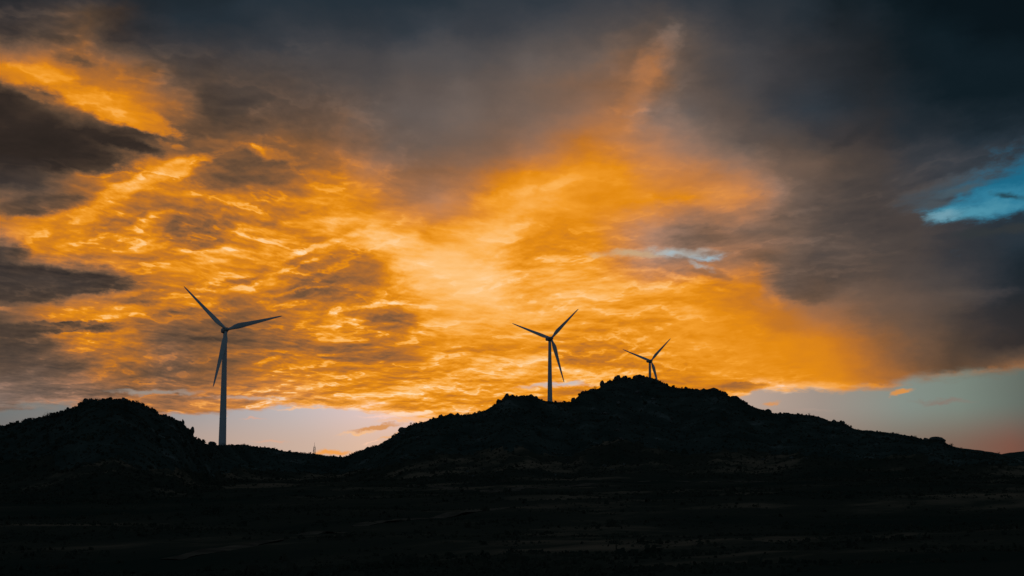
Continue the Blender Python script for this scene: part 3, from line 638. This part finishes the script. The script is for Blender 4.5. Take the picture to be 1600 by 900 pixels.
# ------------------------------------------------------------------ wind turbines
def circ(z, r, n=40, cx=0, cy=0): return [(cx + r * math.cos(2 * math.pi * i / n), cy + r * math.sin(2 * math.pi * i / n), z) for i in range(n)]
BL = 40.5
def make_turbine():
    root = bpy.data.objects.new('wind_turbine', None); COL.objects.link(root)
    # foundation and tower
    mb = MB(); mb.rings([circ(-3, 4.2), circ(.15, 4.2), circ(.25, 4.0)]); mb.build('foundation', M_steel, root, False)
    mb = MB(); prof = [(z, 2.55 - (2.55 - 1.30) * (z / 76.2) ** 1.05) for z in np.linspace(0.2, 76.2, 24)]
    mb.rings([circ(z, q) for z, q in prof]); tw = mb.build('tower', M_white, root)
    for z in (19, 38, 57):
        q = 2.55 - 1.25 * (z / 76.2) ** 1.05; mb = MB(); mb.rings([circ(z - .12, q + .03), circ(z - .10, q + .07), circ(z + .10, q + .07), circ(z + .12, q + .03)]); mb.build('flange', M_white, tw)
    mb = MB(); mb.add([(-.5, -2.62, .6), (.5, -2.62, .6), (.5, -2.62, 2.8), (-.5, -2.62, 2.8), (-.5, -2.35, .6), (.5, -2.35, .6), (.5, -2.35, 2.8), (-.5, -2.35, 2.8)],
        [(0, 1, 2, 3), (4, 7, 6, 5), (0, 4, 5, 1), (1, 5, 6, 2), (2, 6, 7, 3), (3, 7, 4, 0)]); mb.build('door', M_grey, tw, False)
    # nacelle: rounded box behind the rotor; rotor axis -Y, tilted up 5 degrees
    def sect(y, w, h, zc, n=28, e=3.2):
        out = []
        for i in range(n):
            th = 2 * math.pi * i / n; c, s_ = math.cos(th), math.sin(th)
            out.append((w * math.copysign(abs(c) ** (2 / e), c), y, zc + h * math.copysign(abs(s_) ** (2 / e), s_)))
        return out
    mb = MB(); mb.rings([sect(-2.0, 1.15, 1.2, 78.2), sect(-1.6, 1.5, 1.55, 78.2), sect(-.5, 1.75, 1.8, 78.15), sect(3.0, 1.75, 1.85, 78.1), sect(4.9, 1.6, 1.65, 78.2), sect(5.7, 1.2, 1.2, 78.4)])
    nac = mb.build('nacelle', M_grey, root)
    mb = MB(); mb.tube((0, 0, 75.9), (0, 0, 76.6), 1.42, 1.42, 32); mb.build('yaw_ring', M_dark, root)
    mb = MB(); mb.tube((.5, 4.4, 79.6), (.5, 4.4, 81.4), .05, .05, 6); mb.tube((.2, 4.4, 81.2), (.8, 4.4, 81.2), .04, .04, 6); mb.tube((-.5, 4.4, 79.6), (-.5, 4.4, 80.6), .12, .12, 8); mb.build('wind_vane', M_dark, nac)
    # hub and spinner, a lathe about -Y
    hubc = Vector((0, -2.9, HUBH + .3))
    def lathe(pr, n=28): return [[(r_ * math.cos(2 * math.pi * i / n), y_, r_ * math.sin(2 * math.pi * i / n)) for i in range(n)] for y_, r_ in pr]
    mb = MB(); mb.rings(lathe([(1.7, 1.2), (1.2, 1.45), (0, 1.6), (-.9, 1.45), (-1.6, 1.1), (-2.1, .6), (-2.3, .15)]))
    rot = mb.build('hub', M_grey, root); rot.location = hubc; 
    # blade: airfoil sections, root cylinder, twist and taper, along +Z
    def blade():
        m = MB(); rings = []
        for s_, ch, th, tw_ in [(0.0, 1.75, 1.75, 0), (.03, 1.75, 1.75, 0), (.07, 2.0, 1.55, 10), (.12, 2.7, 1.15, 14), (.19, 3.25, .85, 13), (.27, 3.0, .68, 10), (.40, 2.45, .48, 7), (.55, 1.95, .34, 4.5), (.70, 1.5, .24, 3), (.84, 1.12, .16, 1.5), (.94, .80, .10, .5), (.985, .45, .06, 0), (1.0, .12, .03, 0)]:
            ring = []; n_ = 20; rootf = max(0, 1 - s_ / .12)
            for i in range(n_):
                an = 2 * math.pi * i / n_; u = math.cos(an); v_ = math.sin(an)
                ch_ = ch * (1 + .18 * (1 - rootf)); xx = u * ch_ / 2; yy = v_ * th / 2 * (1 if rootf > 0 else 1) * (1 - (1 - rootf) * .45 * (1 - u) / 2 * 1.2)
                xx -= ch * .18 * (1 - rootf)
                q = R(tw_ + 4); ring.append((xx * math.cos(q) - yy * math.sin(q), xx * math.sin(q) + yy * math.cos(q) - .9 * s_ ** 2, 1.1 + s_ * (BL - 1.1)))
            rings.append(ring)
        m.rings(rings); return m
    for k in range(3):
        b = blade().build('blade', M_white, root); b['k'] = k
        b.location = hubc
    return root
def pose(root, phi, yaw, px, py, r):
    a, te = azel(px, py); x, y = math.sin(a) * r, math.cos(a) * r
    # put the hub, not the tower top, where it is seen
    offx = 2.9 * math.sin(yaw); root.location = (x - offx, y + 2.9 * math.cos(yaw), EYE + r * te - HUBH - .3); root.rotation_euler = (0, 0, yaw)
    ks = 0
    for ch in root.children:
        if ch.name.startswith('blade'):
            ch.rotation_mode = 'QUATERNION'
            tilt = Matrix.Rotation(R(-7), 4, 'X'); ch.rotation_quaternion = (tilt @ Matrix.Rotation(-(phi + ks * 2 * math.pi / 3) + math.pi / 2, 4, 'Y')).to_quaternion()
            ks += 1
        if ch.name.startswith('hub'): ch.rotation_euler = (R(-7), 0, 0)
def copy_tree(o, parent=None):
    c = o.copy(); COL.objects.link(c)
    if parent: c.parent = parent
    for ch in o.children: copy_tree(ch, c)
    return c
t1 = make_turbine(); t2 = copy_tree(t1); t3 = copy_tree(t1)
G = 'wind turbines behind the ridge'
tag(t1, 'large dark wind turbine on the saddle, nearest, its whole tower in view', 'wind turbine', G)
tag(t2, 'middle wind turbine standing in the notch between the outcrop and the summit', 'wind turbine', G)
tag(t3, 'smallest, farthest wind turbine, only rotor and tower top showing above the summit rocks', 'wind turbine', G)
YAW = R(28)
pose(t1, R(16), YAW, *TURB[0]); pose(t2, R(43.5), YAW, *TURB[1]); pose(t3, R(43), YAW, *TURB[2])
for t_ in (t1, t2, t3):
    for ch in t_.children:
        if 'k' in ch.keys(): del ch['k']

# ------------------------------------------------------------------ lattice mast far behind the saddle
a, te = azel(491.5, 691); r = 2500.0; base_r = r
x, y = math.sin(a) * r, math.cos(a) * r; z0 = hz(a, r) - .5; ztop = EYE + r * te; Hm = ztop - z0
mast = bpy.data.objects.new('lattice_mast', None); COL.objects.link(mast); mast.location = (x, y, z0)
tag(mast, 'thin lattice mast rising from behind the dip between the hills', 'mast')
mb = MB(); Hl = Hm * .86
def mw(z): return 2.3 - .9 * z / Hl
corners = [(-1, -1), (1, -1), (1, 1), (-1, 1)]
for cx, cy in corners: mb.tube((cx * mw(0), cy * mw(0), 0), (cx * mw(Hl), cy * mw(Hl), Hl), .22, .16, 6)
mb.build('mast_leg_frame', M_steel, mast)
mb = MB(); nl = 16
for k in range(nl):
    za, zb = Hl * k / nl, Hl * (k + 1) / nl
    for q in range(4):
        c0, c1 = corners[q], corners[(q + 1) % 4]
        mb.tube((c0[0] * mw(za), c0[1] * mw(za), za), (c1[0] * mw(zb), c1[1] * mw(zb), zb), .12, .12, 4)
        mb.tube((c1[0] * mw(za), c1[1] * mw(za), za), (c0[0] * mw(zb), c0[1] * mw(zb), zb), .12, .12, 4)
        mb.tube((c0[0] * mw(zb), c0[1] * mw(zb), zb), (c1[0] * mw(zb), c1[1] * mw(zb), zb), .12, .12, 4)
mb.build('bracing', M_steel, mast)
mb = MB(); mb.tube((0, 0, Hl), (0, 0, Hm), .3, .12, 8); mb.build('antenna', M_dark, mast)
mb = MB()
for z_, s_ in ((Hl * .93, 1), (Hl * .85, -1), (Hl * .78, 1)): mb.tube((s_ * 1.6, -1.6, z_ - 1.3), (s_ * 1.6, -1.6, z_ + 1.3), .5, .5, 10)
mb.build('panel_antenna', M_grey, mast)
